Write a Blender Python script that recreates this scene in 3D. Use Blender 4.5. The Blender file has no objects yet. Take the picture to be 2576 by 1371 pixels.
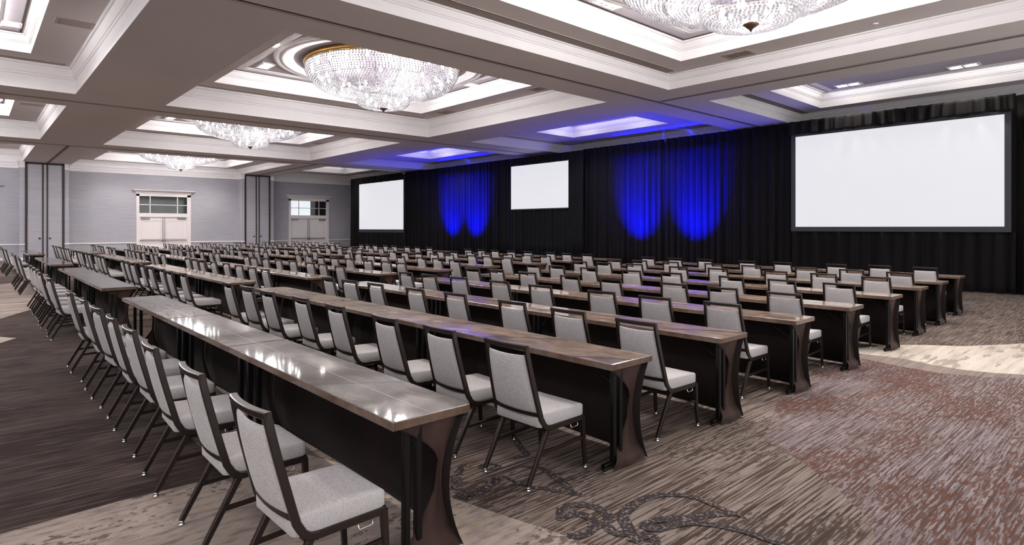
import bpy, bmesh, math, random
from mathutils import Vector, Matrix
random.seed(7)
SC = bpy.context.scene
COL = SC.collection
PI = math.pi

# ------------------------------------------------------------------ helpers
def new_bm(): return bmesh.new()

def quad(bm, pts, mi=0):
    vs = [bm.verts.new(p) for p in pts]
    f = bm.faces.new(vs); f.material_index = mi
    return f

def box(bm, x0, y0, z0, x1, y1, z1, mi=0):
    v = [bm.verts.new(p) for p in ((x0,y0,z0),(x1,y0,z0),(x1,y1,z0),(x0,y1,z0),(x0,y0,z1),(x1,y0,z1),(x1,y1,z1),(x0,y1,z1))]
    for i in ((3,2,1,0),(4,5,6,7),(0,1,5,4),(1,2,6,5),(2,3,7,6),(3,0,4,7)):
        f = bm.faces.new([v[k] for k in i]); f.material_index = mi

def loft(bm, rings, cap=True, closed=True, mi=0, smooth=True):
    R = [[bm.verts.new(p) for p in r] for r in rings]
    n = len(R[0])
    for a, b in zip(R[:-1], R[1:]):
        for i in range(n if closed else n-1):
            j = (i+1) % n
            f = bm.faces.new((a[i], a[j], b[j], b[i])); f.material_index = mi; f.smooth = smooth
    if cap and closed:
        f = bm.faces.new(list(reversed(R[0]))); f.material_index = mi
        f = bm.faces.new(R[-1]); f.material_index = mi
    return R

def sweep(bm, pts, w, h, side=(0,1,0), mi=0, taper=None, bev=0.0, smooth=False):
    """rectangular section swept along pts; w along side, h along the normal"""
    pts = [Vector(p) for p in pts]; side0 = Vector(side).normalized()
    rings = []
    for i, p in enumerate(pts):
        d = (pts[min(i+1, len(pts)-1)] - pts[max(i-1, 0)]).normalized()
        s = (side0 - d*side0.dot(d)).normalized()
        n = d.cross(s).normalized()
        k = 1.0 if taper is None else taper[0] + (taper[1]-taper[0])*i/(len(pts)-1)
        a, b = w*k/2, h*k/2
        if bev > 0:
            c = bev
            sec = [(-a+c,-b),(a-c,-b),(a,-b+c),(a,b-c),(a-c,b),(-a+c,b),(-a,b-c),(-a,-b+c)]
        else:
            sec = [(-a,-b),(a,-b),(a,b),(-a,b)]
        rings.append([p + s*u + n*v for u, v in sec])
    loft(bm, rings, smooth=smooth, mi=mi)

def tube(bm, pts, r, seg=8, mi=0, taper=None):
    pts = [Vector(p) for p in pts]
    rings = []
    for i, p in enumerate(pts):
        d = (pts[min(i+1, len(pts)-1)] - pts[max(i-1, 0)]).normalized()
        up = Vector((0,0,1)) if abs(d.z) < .95 else Vector((1,0,0))
        s = up.cross(d).normalized(); n = d.cross(s)
        k = r if taper is None else taper[0] + (taper[1]-taper[0])*i/(len(pts)-1)
        rings.append([p + (s*math.cos(2*PI*q/seg) + n*math.sin(2*PI*q/seg))*k for q in range(seg)])
    loft(bm, rings, mi=mi)

def lathe(bm, prof, seg=32, cx=0, cy=0, mi=0, cap=False, sy=1.0):
    loft(bm, [[(cx + r*math.cos(2*PI*k/seg), cy + sy*r*math.sin(2*PI*k/seg), z) for k in range(seg)] for r, z in prof], cap=cap, mi=mi)

def obj(name, bm, mats, parent=None, loc=None, recalc=True, bevel=0, solid=0):
    if recalc: bmesh.ops.recalc_face_normals(bm, faces=bm.faces)
    me = bpy.data.meshes.new(name); bm.to_mesh(me); bm.free()
    for m in (mats if isinstance(mats, (list, tuple)) else [mats]): me.materials.append(m)
    o = bpy.data.objects.new(name, me); COL.objects.link(o)
    if parent is not None: o.parent = parent
    if loc is not None: o.location = loc
    if bevel:
        b = o.modifiers.new('bevel', 'BEVEL'); b.width = bevel; b.segments = 2; b.limit_method = 'ANGLE'
    if solid:
        b = o.modifiers.new('solid', 'SOLIDIFY'); b.thickness = solid; b.offset = 0
    return o

def tag(o, label, cat, group=None, kind=None):
    o['label'] = label; o['category'] = cat
    if group: o['group'] = group
    if kind: o['kind'] = kind
    return o

def thing(name, label, cat, loc=(0,0,0), rotz=0.0, group=None):
    o = bpy.data.objects.new(name, None); COL.objects.link(o)
    o.location = loc; o.rotation_euler = (0,0,rotz); o.empty_display_size = .1
    return tag(o, label, cat, group)

def struct(name, bm, mats, parent=None, recalc=True, **k):
    o = obj(name, bm, mats, parent, recalc=recalc, **k)
    if parent is None: o['kind'] = 'structure'
    return o

def copy_tree(root, loc, rotz, label, group=None):
    r = root.copy(); COL.objects.link(r); r.location = loc; r.rotation_euler = (0,0,rotz)
    r['label'] = label
    if group: r['group'] = group
    for ch in root.children:
        c = ch.copy(); COL.objects.link(c); c.parent = r
        for g in ch.children:
            d = g.copy(); COL.objects.link(d); d.parent = c
    return r

# ------------------------------------------------------------------ materials
def srgb(r, g, b):
    f = lambda c: (c/255/12.92) if c/255 <= .04045 else ((c/255+.055)/1.055)**2.4
    return (f(r), f(g), f(b), 1)

class NT:
    def __init__(s, name):
        s.m = bpy.data.materials.new(name); s.m.use_nodes = True
        s.t = s.m.node_tree; s.n = s.t.nodes; s.l = s.t.links
        s.b = s.n['Principled BSDF']; s.out = s.n['Material Output']
    def new(s, t, **k):
        n = s.n.new(t)
        for a, v in k.items():
            if a in n.inputs: n.inputs[a].default_value = v
            else: setattr(n, a, v)
        return n
    def link(s, a, b): s.l.new(a, b)
    def coords(s, scale=(1,1,1), rot=(0,0,0), world=False):
        if world:
            g = s.new('ShaderNodeNewGeometry').outputs['Position']
        else:
            g = s.new('ShaderNodeTexCoord').outputs['Object']
        mp = s.new('ShaderNodeMapping'); mp.inputs['Scale'].default_value = scale; mp.inputs['Rotation'].default_value = rot
        s.link(g, mp.inputs['Vector']); return mp.outputs['Vector']
    def noise(s, vec, scale=1, detail=3, rough=.55, dist=0):
        n = s.new('ShaderNodeTexNoise'); n.inputs['Scale'].default_value = scale; n.inputs['Detail'].default_value = detail
        n.inputs['Roughness'].default_value = rough; n.inputs['Distortion'].default_value = dist
        s.link(vec, n.inputs['Vector']); return n.outputs['Fac']
    def ramp(s, fac, stops, interp='LINEAR'):
        r = s.new('ShaderNodeValToRGB'); cr = r.color_ramp; cr.interpolation = interp
        while len(cr.elements) > 1: cr.elements.remove(cr.elements[-1])
        cr.elements[0].position, cr.elements[0].color = stops[0]
        for p, c in stops[1:]:
            e = cr.elements.new(p); e.color = c
        s.link(fac, r.inputs['Fac']); return r.outputs['Color']
    def mix(s, fac, a, b, mode='MIX'):
        m = s.new('ShaderNodeMix'); m.data_type = 'RGBA'; m.blend_type = mode
        for sock, v in ((m.inputs[0], fac), (m.inputs[6], a), (m.inputs[7], b)):
            if hasattr(v, 'is_linked') or hasattr(v, 'links'): s.link(v, sock)
            else: sock.default_value = v
        return m.outputs[2]
    def bump(s, h, strength=.2, dist=.01):
        b = s.new('ShaderNodeBump'); b.inputs['Strength'].default_value = strength; b.inputs['Distance'].default_value = dist
        s.link(h, b.inputs['Height']); s.link(b.outputs['Normal'], s.b.inputs['Normal'])
    def base(s, c):
        if isinstance(c, tuple): s.b.inputs['Base Color'].default_value = c
        else: s.link(c, s.b.inputs['Base Color'])
    def set(s, **k):
        for a, v in k.items(): s.b.inputs[a.replace('_', ' ')].default_value = v

def plain(name, col, rough=.5, metal=0.0, var=.12, scale=6.0, spec=.5, coat=0.0):
    t = NT(name)
    v = t.coords()
    f = t.noise(v, scale, 3)
    d = tuple(max(0, c*(1-var)) for c in col[:3]) + (1,); l = tuple(min(1, c*(1+var)) for c in col[:3]) + (1,)
    t.base(t.ramp(f, [(.3, d), (.7, l)]))
    t.set(Roughness=rough, Metallic=metal)
    t.b.inputs['Specular IOR Level'].default_value = spec
    t.b.inputs['Coat Weight'].default_value = coat
    t.b.inputs['Coat Roughness'].default_value = .06
    return t.m

def emit(name, col, strength):
    t = NT(name)
    t.set(Roughness=.4); t.b.inputs['Base Color'].default_value = (*col[:3], 1)
    f = t.noise(t.coords(), 2.0, 2)
    e = t.ramp(f, [(0, tuple(c*.97 for c in col[:3]) + (1,)), (1, (*col[:3], 1))])
    t.link(e, t.b.inputs['Emission Color']); t.b.inputs['Emission Strength'].default_value = strength
    return t.m

def wallpaper():
    t = NT('grey grasscloth wall covering')
    v = t.coords((.8,.8,60)); f = t.noise(v, 1.0, 4)
    w = t.coords((.5,.5,.6)); g = t.noise(w, 1.0, 3)
    c = t.ramp(f, [(.3, srgb(148,149,158)), (.7, srgb(176,175,182))])
    c = t.mix(.25, c, t.ramp(g, [(.3, srgb(142,147,158)), (.7, srgb(180,174,180))]))
    t.base(c); t.set(Roughness=.85); t.bump(f, .15, .004); return t.m

def fabric():
    t = NT('light grey woven upholstery')
    f = t.noise(t.coords((380,30,460)), 1.0, 2, .6)
    g = t.noise(t.coords((300,44,260)), 1.0, 2, .6)
    h = t.mix(.5, f, g)
    t.base(t.ramp(h, [(.36, srgb(150,146,147)), (.64, srgb(192,188,190))]))
    t.set(Roughness=.9); t.b.inputs['Sheen Weight'].default_value = .1
    t.bump(h, .06, .002); return t.m

def table_top(name, a, b, c, seam=True):
    t = NT(name)
    v = t.coords((2.6, 1.5, 1)); g = t.new('ShaderNodeObjectInfo')
    off = t.new('ShaderNodeVectorMath', operation='ADD'); t.link(v, off.inputs[0]); t.link(g.outputs['Location'], off.inputs[1])
    f = t.noise(off.outputs[0], 1.5, 5, .6, 1.6)
    col = t.ramp(f, [(.28, a), (.5, b), (.72, c)])
    # fine dark curling veins in the glazed top
    w = t.new('ShaderNodeTexWave'); w.wave_type = 'RINGS'; w.rings_direction = 'Z'
    w.inputs['Scale'].default_value = .22; w.inputs['Distortion'].default_value = 9; w.inputs['Detail'].default_value = 1.5; w.inputs['Detail Scale'].default_value = .6
    t.link(off.outputs[0], w.inputs['Vector'])
    line = t.ramp(w.outputs['Fac'], [(0, (1,1,1,1)), (.015, (0,0,0,1))])
    col = t.mix(line, col, tuple(x*.35 for x in a[:3]) + (1,))
    t.base(col); t.set(Roughness=.42)
    t.b.inputs['Specular IOR Level'].default_value = .2
    t.b.inputs['Coat Weight'].default_value = .75; t.b.inputs['Coat Roughness'].default_value = .05
    return t.m

def velour(name, col, sheen=.25):
    t = NT(name)
    f = t.noise(t.coords((6,6,1.0)), 1.0, 4)
    d = tuple(c*.7 for c in col[:3]) + (1,); l = tuple(c*1.35 for c in col[:3]) + (1,)
    t.base(t.ramp(f, [(.3, d), (.7, l)])); t.set(Roughness=.8); t.b.inputs['Specular IOR Level'].default_value = .2
    t.b.inputs['Sheen Weight'].default_value = sheen; t.b.inputs['Sheen Roughness'].default_value = .5
    return t.m

def carpet(name, stops, fine=55.0, along=1.6, blotch=None, thr=.62, bscale=.9, fw=.5, dash=(9, 45)):
    """woven streaks along world X; optional ragged patches of another yarn colour broken up into dashes"""
    t = NT(name)
    f = t.noise(t.coords((along, fine, 1), world=True), 1.0, 2.5, .6)
    col = t.ramp(f, stops)
    g2 = t.noise(t.coords((.5, .5, 1), world=True), 1.0, 4, .6)
    col = t.mix(t.ramp(g2, [(.3, (.0,.0,.0,1)), (.7, (.35,.35,.35,1))]), col, tuple(c*.75 for c in stops[len(stops)//2][1][:3]) + (1,))
    if blotch:
        g = t.noise(t.coords((1.0, 1.5, 1), world=True), bscale, 3, .6, .3)
        fv = t.noise(t.coords((dash[0], dash[1], 1), world=True), 1.0, 2, .6)
        a_ = t.new('ShaderNodeMath', operation='MULTIPLY'); t.link(g, a_.inputs[0]); a_.inputs[1].default_value = 1-fw
        m = t.new('ShaderNodeMath', operation='MULTIPLY_ADD'); t.link(fv, m.inputs[0]); m.inputs[1].default_value = fw; t.link(a_.outputs[0], m.inputs[2])
        k = t.ramp(m.outputs[0], [(thr-.1, (0,0,0,1)), (thr-.07, (.85,.85,.85,1))])
        col = t.mix(k, col, blotch)
    t.base(col); t.set(Roughness=.95); t.b.inputs['Specular IOR Level'].default_value = .15
    t.bump(f, .25, .004)
    return t.m

M = {}
M['soffit'] = plain('taupe ceiling paint', srgb(207,200,198), .9, var=.03, scale=.4)
M['crown'] = plain('white crown paint', srgb(236,233,235), .7, var=.02, scale=.8)
M['panel'] = plain('lilac grey ceiling panel', srgb(186,178,186), .9, var=.05, scale=1.5)
M['wall'] = wallpaper()
M['white'] = plain('white door paint', srgb(226,220,220), .5, var=.02)
M['darkline'] = plain('dark track metal', srgb(22,19,22), .6, var=.1)
M['lightline'] = plain('track lip paint', srgb(150,138,134), .7, var=.05)
M['browntrim'] = plain('dark brown steel trim', srgb(48,36,34), .5, var=.1)
M['vent'] = plain('vent paint', srgb(168,153,146), .8, var=.04)
M['ventdark'] = plain('vent shadow gap', srgb(60,50,46), .9, var=.1)
M['fabric'] = fabric()
M['frame'] = plain('dark bronze chair metal', srgb(40,31,28), .32, .4, .15, 20)
M['chrome'] = plain('polished steel', srgb(205,205,205), .2, 1.0, .05)
M['topgrey'] = table_top('grey brown glazed table top', srgb(34,28,26), srgb(64,55,50), srgb(112,99,92))  # nearest row: reflected tone put into a greyer colour
M['topbrown'] = table_top('brown marbled table top', srgb(70,54,42), srgb(116,95,77), srgb(158,136,114))  # same tops in other rows, reflections put in as browner colour
M['edge'] = plain('laminated wood edge', srgb(92,74,63), .25, 0, .3, 9, coat=.4)
M['wing'] = velour('brown stretch fabric in lit tone at table ends', srgb(58,41,37), .05)  # skirt fabric, lightened in colour where the table ends catch light
M['seam'] = plain('pale table seam', srgb(176,162,152), .3, var=.1, coat=.5)  # highlight along the seam edge put into its pale colour
M['spandex'] = velour('dark brown stretch fabric', srgb(26,17,15), .02)
M['legmetal'] = plain('black leg steel', srgb(22,19,20), .35, .6, .1)
M['velour'] = velour('black velour drape', srgb(12,9,11), .03)
M['velourblack'] = velour('dull black drape', srgb(12,13,14), .04)
M['screenframe'] = plain('charcoal screen border', srgb(52,54,62), .6, var=.06)
M['screen'] = emit('projected white screen', srgb(240,240,246)[:3], .64)  # surface glows by itself in place of projector light
M['screen'].node_tree.nodes['Principled BSDF'].inputs['Base Color'].default_value = (.1,.1,.1,1)
M['gold'] = plain('brass rim', srgb(214,170,96), .28, 1.0, .15, 12)
M['shield'] = plain('mauve canopy plate', srgb(84,76,86), .6, var=.1)  # for the plate added inside the chandelier bowl
M['bronze'] = plain('bronze finial', srgb(92,72,64), .35, .8, .1)
M['bulb'] = emit('lit chandelier bulb', (1,.97,.93), 40)
M['lamp'] = emit('lit downlight lamp', (1,.93,.82), 30)
M['bluelens'] = emit('blue lamp lens', (.05,.08,1), 60)
M['litpane'] = emit('bright corridor window', srgb(226,234,238)[:3], .6)
M['glass'] = plain('dark mirroring glass', srgb(40,46,46), .05, 0, .3, 1.2, spec=.9)
M['hardware'] = plain('satin door hardware', srgb(150,146,146), .35, .8, .05)
M['knob'] = plain('black flush pull', srgb(20,18,20), .5)

def crystal():
    t = NT('cut crystal bead')
    tp = t.new('ShaderNodeBsdfTransparent'); tp.inputs['Color'].default_value = (.86,.85,.88,1)
    gl = t.new('ShaderNodeBsdfGlossy'); gl.inputs['Roughness'].default_value = .22; gl.inputs['Color'].default_value = (.5,.5,.52,1)
    f = t.noise(t.coords(), 30, 2)
    col = t.ramp(f, [(.3, (.15,.147,.156,1)), (.7, (.25,.246,.256,1))])
    df = t.new('ShaderNodeBsdfDiffuse'); tr = t.new('ShaderNodeBsdfTranslucent'); t.link(col, df.inputs['Color']); t.link(col, tr.inputs['Color'])
    m0 = t.new('ShaderNodeAddShader'); t.link(df.outputs[0], m0.inputs[0]); t.link(tr.outputs[0], m0.inputs[1])
    m1 = t.new('ShaderNodeMixShader'); m1.inputs[0].default_value = .06; t.link(m0.outputs[0], m1.inputs[1]); t.link(gl.outputs[0], m1.inputs[2])
    m2 = t.new('ShaderNodeMixShader'); m2.inputs[0].default_value = .14; t.link(m1.outputs[0], m2.inputs[1]); t.link(tp.outputs[0], m2.inputs[2])
    t.link(m2.outputs[0], t.out.inputs['Surface']); return t.m
M['crystal'] = crystal()

# carpet colours
M['c_stripe'] = carpet('striped carpet field', [(.36, srgb(50,37,32)), (.45, srgb(71,57,50)), (.5, srgb(115,103,96)), (.64, srgb(136,125,120))], fine=62, blotch=srgb(60,49,45), thr=.645, bscale=.7)
M['c_dark'] = carpet('dark brown carpet field', [(.34, srgb(41,32,30)), (.5, srgb(66,56,53)), (.58, srgb(85,74,72)), (.7, srgb(106,85,63))], along=1.6, blotch=srgb(44,34,33), thr=.62, bscale=.9, dash=(3, 40))
M['c_tan'] = carpet('tan grey carpet leaf', [(.32, srgb(118,105,98)), (.5, srgb(151,139,134)), (.62, srgb(163,149,137)), (.72, srgb(156,122,89))], fine=20, along=6, blotch=srgb(88,76,74), thr=.66, bscale=1.4, dash=(16, 22))
M['c_rust'] = carpet('lilac and rust carpet field', [(.36, srgb(65,53,48)), (.44, srgb(95,84,84)), (.6, srgb(136,126,128))], fine=72, blotch=srgb(82,53,42), thr=.6, bscale=.8, fw=.6, dash=(9, 60))
M['c_cream'] = carpet('cream carpet band', [(.3, srgb(158,148,136)), (.6, srgb(194,184,174))], along=.8, fine=10, blotch=srgb(140,130,122), thr=.64, bscale=.8, dash=(2, 12))
M['c_rim'] = carpet('grey carpet rim', [(.3, srgb(91,82,80)), (.6, srgb(133,120,114))], along=1.0)
M['c_light'] = carpet('pale striped carpet band', [(.36, srgb(99,86,80)), (.5, srgb(142,129,122)), (.62, srgb(177,163,154))], along=.8, fine=12)
def scroll_mat():
    t = NT('dark carpet scroll')
    v = t.coords((1,1,1), (0,0,.5), world=True)
    k = t.new('ShaderNodeTexVoronoi'); k.inputs['Scale'].default_value = 55; t.link(v, k.inputs['Vector'])
    t.base(t.ramp(k.outputs['Distance'], [(.5, srgb(34,26,28)), (.62, srgb(50,40,41)), (.75, srgb(112,98,95))]))
    t.set(Roughness=.95); return t.m
M['c_scroll'] = scroll_mat()

# ------------------------------------------------------------------ camera (level, shifted)
H = 1.67; FPX = 1507.36; CX = 1288.0; HOR = 573.0
TH = math.radians(47.879)
cd = bpy.data.cameras.new('camera'); cam = bpy.data.objects.new('camera', cd); COL.objects.link(cam)
cd.sensor_width = 36; cd.lens = FPX/2576*36; cd.shift_y = -(685.5-HOR)/2576
cam.location = (0,0,H); cam.rotation_euler = (PI/2, 0, -(PI/2-TH)); cd.clip_start = .05; cd.clip_end = 200
SC.camera = cam
Fv = (math.cos(TH), math.sin(TH)); Rv = (math.sin(TH), -math.cos(TH))
def floor_pt(px, py):
    d = H*FPX/(py-HOR); r = (px-CX)/FPX*d
    return (Fv[0]*d+Rv[0]*r, Fv[1]*d+Rv[1]*r)

# ------------------------------------------------------------------ floor
XL, XR, Y0, YB = -9.0, 21.6, -3.0, 39.9
bm = new_bm()
box(bm, XL, Y0, -.1, XR, YB, 0, 0)
def zone(pts, mi, z):
    n = len(pts); f = bm.faces.new([bm.verts.new((x, y, z)) for x, y in pts]); f.material_index = mi
    bmesh.ops.triangulate(bm, faces=[f])
# dark field to the left, tan leaf in the foreground, rust field and cream band to the right
zone([(1.3,4.3),(1.3,27),(-9,27),(-9,4.3)], 1, .001)
zone([(-2,2.6),(0.12,4.29),(.67,4.32),(1.36,4.28),(1.82,4.34),(2.03,3.7),(2.21,2.98),(2.29,2.63),(2.38,2.27),(2.41,2.07),(2.42,1.6),(2.2,.6),(-2,.2)], 2, .002)
zone([(4.63,2.16),(4.38,1.75),(4.1,1.44),(3.8,1.16),(3.54,1.05),(3.4,.4),(3.3,-1.5),(13,-1.5),(11.6,.5),(8.9,1.1),(8.75,2.3),(8.6,2.75),(7.37,2.84),(5.9,2.61)], 3, .001)
zone([(8.55,3.6),(9.15,2.95),(9.83,2.62),(10.06,2.41),(10.39,1.99),(10.83,1.71),(11.28,1.46),(12.2,.6),(13,-.8),(9.6,-.4),(8.95,.8),(8.88,1.15),(8.73,1.38),(8.65,1.66),(8.69,1.98),(8.82,2.34),(8.75,2.8)], 4, .002)
zone([(8.88,1.15),(8.73,1.38),(8.65,1.66),(8.69,1.98),(8.82,2.34),(8.75,2.8),(8.45,2.7),(8.3,2.2),(8.25,1.8),(8.45,1.35),(8.8,1.0)], 5, .0025)
zone([(.2,22.5),(1.3,24),(1.3,17.2),(.9,15.6),(.3,14.2),(-1.5,13.2),(-4,16),(-4,24)], 6, .002)
zone([(-2.4,10.2),(.34,12.04),(.52,11.75),(.2,11.2),(-2,9.4)], 4, .002)
SZ = .003
def strip(pts, widths, z=.003, mi=7, o=(1100,1050), s=2.862):
    """a ribbon of the woven scroll motif; pts traced on the carpet, laid on the floor"""
    P = [Vector(floor_pt(o[0]+x/s, o[1]+y/s)).to_3d() for x, y in pts]
    # smooth with catmull-rom
    Q, W = [], []
    for i in range(len(P)-1):
        p0, p1, p2, p3 = P[max(i-1,0)], P[i], P[i+1], P[min(i+2,len(P)-1)]
        for k in range(6):
            t = k/6
            Q.append(.5*((2*p1)+(p2-p0)*t+(2*p0-5*p1+4*p2-p3)*t*t+(3*p1-p0-3*p2+p3)*t**3)); W.append(widths[i]+(widths[i+1]-widths[i])*t)
    Q.append(P[-1]); W.append(widths[-1])
    global SZ
    SZ += .0003; z = SZ
    L, Rr = [], []
    for i, q in enumerate(Q):
        d = (Q[min(i+1,len(Q)-1)]-Q[max(i-1,0)]).normalized(); n = Vector((-d.y, d.x, 0))
        L.append(bm.verts.new((q.x+n.x*W[i], q.y+n.y*W[i], z))); Rr.append(bm.verts.new((q.x-n.x*W[i], q.y-n.y*W[i], z)))
    for i in range(len(Q)-1):
        f = bm.faces.new((L[i], L[i+1], Rr[i+1], Rr[i])); f.material_index = mi
w = .033
strip([(190,340),(140,430),(140,500),(225,580),(320,530),(440,430)], [w*.7,w,w,w,w,w*.8])
strip([(470,425),(620,490),(800,520),(950,550),(1070,570)], [w*.3,w*.6,w*.7,w*.5,.002], .0034)
strip([(600,360),(740,365),(850,430),(950,510),(1060,570)], [.004,w*.5,w,w*.8,.002], .0038)
strip([(890,745),(900,660),(1020,630),(1140,650),(1230,710),(1220,780),(1300,840),(1400,825)], [w*.7,w*.9,w,w,w,w,w,w*.8])
strip([(870,735),(980,700),(1090,720),(1125,780),(1060,845),(940,860)], [w*.8,w,w,w,w,w*.8], .0034)
strip([(1395,830),(1340,720),(1400,640),(1540,575),(1700,560),(1850,580),(2000,640),(2150,700),(2240,740)], [w,w*1.2,w*1.1,w*.9,w*.8,w*.7,w*.6,w*.5,.002])
strip([(2170,700),(2000,700),(1800,730),(1600,740),(1460,780)], [w*.6,w,w,w,w*.5], .0034)
strip([(1460,780),(1560,810),(1700,780),(1850,765),(2050,790),(2250,840),(2450,910),(2576,950)], [w*.5,w,w,w*.8,w*.7,w*.7,w*.7,w*.6], .0038)
strip([(1400,900),(1450,860),(1540,870),(1560,930)], [w,w*1.3,w*1.3,w])
strip([(300,355),(375,335),(450,355),(375,378),(300,357)], [w*.4]*5, .0034)
strip([(555,150),(600,220),(640,270),(550,300)], [w*.7,w,w*.9,w*.4])
floor = struct('floor', bm, [M['c_stripe'], M['c_dark'], M['c_tan'], M['c_rust'], M['c_cream'], M['c_rim'], M['c_light'], M['c_scroll']], recalc=False)
for p in floor.data.polygons:
    if p.material_index and p.normal.z < 0: p.flip()

# ------------------------------------------------------------------ ceiling: soffit grid, coffers in two tiers
ZS = 5.05
# each bay: outer rect, z of the ledge, inner rect, z of the top panel
BAYS = []
for (y0, y1, z1) in ((-.15, 8.32, 5.39), (10.24, 18.7, 5.69), (20.64, 29.2, 5.69), (31.4, 39.9, 5.39)):
    far = .92 if y1 < 39 else .45
    BAYS.append(((4.0, y0, 12.7, y1), z1, (4.98, y0+.95, 11.78, y1-far), z1+.4, 'c'))
for (y0, y1, z1) in ((-.15, 8.32, 5.69), (10.2, 18.64, 5.69), (20.6, 29.05, 5.69), (31.4, 39.9, 5.69)):
    far = .95 if y1 < 39 else .6
    BAYS.append(((-6.7, y0, 1.98, y1), z1, (-5.7, y0+.95, 1.04, y1-far), z1+.4, 'l'))
for (y0, y1, a, b, n, fr) in ((-.15, 8.33, 16.1, 19.6, .95, .95), (10.24, 18.6, 16.3, 18.45, 1.85, 1.95), (20.64, 29.2, 16.3, 18.45, 1.85, 2.2), (31.4, 39.9, 16.0, 19.2, 1.6, 1.6)):
    BAYS.append(((14.6, y0, 20.3, y1), 5.39, (a, y0+n, b, y1-fr), 5.39+.4, 'r'))
bm = new_bm()
xs = sorted({XL, XR, *[b[0][0] for b in BAYS], *[b[0][2] for b in BAYS]}); ys = sorted({Y0, YB, *[round(b[0][1],3) for b in BAYS], *[round(b[0][3],3) for b in BAYS]})
for i in range(len(xs)-1):
    for j in range(len(ys)-1):
        mx, my = (xs[i]+xs[i+1])/2, (ys[j]+ys[j+1])/2
        if any(b[0][0] < mx < b[0][2] and b[0][1] < my < b[0][3] for b in BAYS): continue
        quad(bm, [(xs[i],ys[j],ZS),(xs[i],ys[j+1],ZS),(xs[i+1],ys[j+1],ZS),(xs[i+1],ys[j],ZS)])
def ring(bm, A, B, z, mi):
    a = [(A[0],A[1]),(A[2],A[1]),(A[2],A[3]),(A[0],A[3])]; b = [(B[0],B[1]),(B[2],B[1]),(B[2],B[3]),(B[0],B[3])]
    for i in range(4):
        j = (i+1) % 4
        quad(bm, [(*a[i],z),(*b[i],z),(*b[j],z),(*a[j],z)], mi)
for A, z1, B, z2, k in BAYS:
    ring(bm, A, B, z1, 0)
    quad(bm, [(B[0],B[1],z2),(B[0],B[3],z2),(B[2],B[3],z2),(B[2],B[1],z2)], 1)
struct('ceiling', bm, [M['soffit'], M['panel']], recalc=False)

def crown(bm, R, prof, mi=0):
    rings = [[(R[0]+i,R[1]+i,z),(R[2]-i,R[1]+i,z),(R[2]-i,R[3]-i,z),(R[0]+i,R[3]-i,z)] for i, z in prof]
    loft(bm, rings, cap=False, smooth=False, mi=mi)
tn = 0
def trim(bm, m=None, **k):
    global tn
    tn += 1
    return struct('trim_%d' % tn, bm, m or M['crown'], **k)
def crown_prof(z, h):
    return [(0,z),(.004,z),(.008,z+h*.52),(.03,z+h*.54),(.03,z+h*.60),(.05,z+h*.62),(.10,z+h*.86),(.10,z+h*.9),(.135,z+h*.92),(.135,z+h*.99),(.15,z+h)]
for A, z1, B, z2, k in BAYS:
    bm = new_bm(); crown(bm, A, crown_prof(ZS, z1-ZS-.004)); trim(bm, recalc=True)
    bm = new_bm(); crown(bm, B, crown_prof(z1, z2-z1-.004)); trim(bm, recalc=True)
    # raised square frame on the top panel and the dark reveal around it
    bm = new_bm()
    g = .24 if k != 'r' else .12
    Q = (B[0]+g, B[1]+g, B[2]-g, B[3]-g)
    crown(bm, (Q[0]-.07,Q[1]-.07,Q[2]+.07,Q[3]+.07), [(0,z2-.006),(.05,z2-.006)], 1)
    S = (Q[0]+.3, Q[1]+.3, Q[2]-.3, Q[3]-.3)
    crown(bm, S, [(0,z2-.001),(0,z2-.03),(.02,z2-.045),(.05,z2-.045),(.07,z2-.03),(.1,z2-.03),(.12,z2-.015),(.12,z2-.001)])
    trim(bm, [M['crown'], M['ventdark']])
# round medallions around the chandeliers
CH = [(8.35, 4.1, 0), (8.35, 14.46, 1), (8.35, 24.92, 2), (8.35, 35.6, 3)]
for x, y, i in CH:
    z2 = BAYS[i][3]; bm = new_bm()
    lathe(bm, [(2.78,z2-.001),(2.78,z2-.05),(2.72,z2-.07),(2.66,z2-.05),(2.62,z2-.05),(2.58,z2-.075),(2.52,z2-.05),(2.48,z2-.03),(2.3,z2-.02),(2.3,z2-.001)], 72, x, y)
    trim(bm)
# movable wall tracks: dark slot between two lips
def track(x0, y0, x1, y1):
    bm = new_bm(); ax = abs(x1-x0) > abs(y1-y0)
    for o, w_, mi, dz in ((-.055,.03,1,.014),(.055,.03,1,.014),(0,.055,0,.006)):
        if ax: box(bm, x0, y0+o-w_/2, ZS-dz, x1, y0+o+w_/2, ZS+.01, mi)
        else: box(bm, x0+o-w_/2, y0, ZS-dz, x0+o+w_/2, y1, ZS+.01, mi)
    trim(bm, [M['darkline'], M['lightline']])
for y in (9.3, 19.72, 30.45): track(XL, y, 21, y)
for x, a, b in ((3.0, 30.57, 39.2), (13.68, Y0, 9.2), (13.68, 30.57, 39.2)): track(x, a, x, b)

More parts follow.
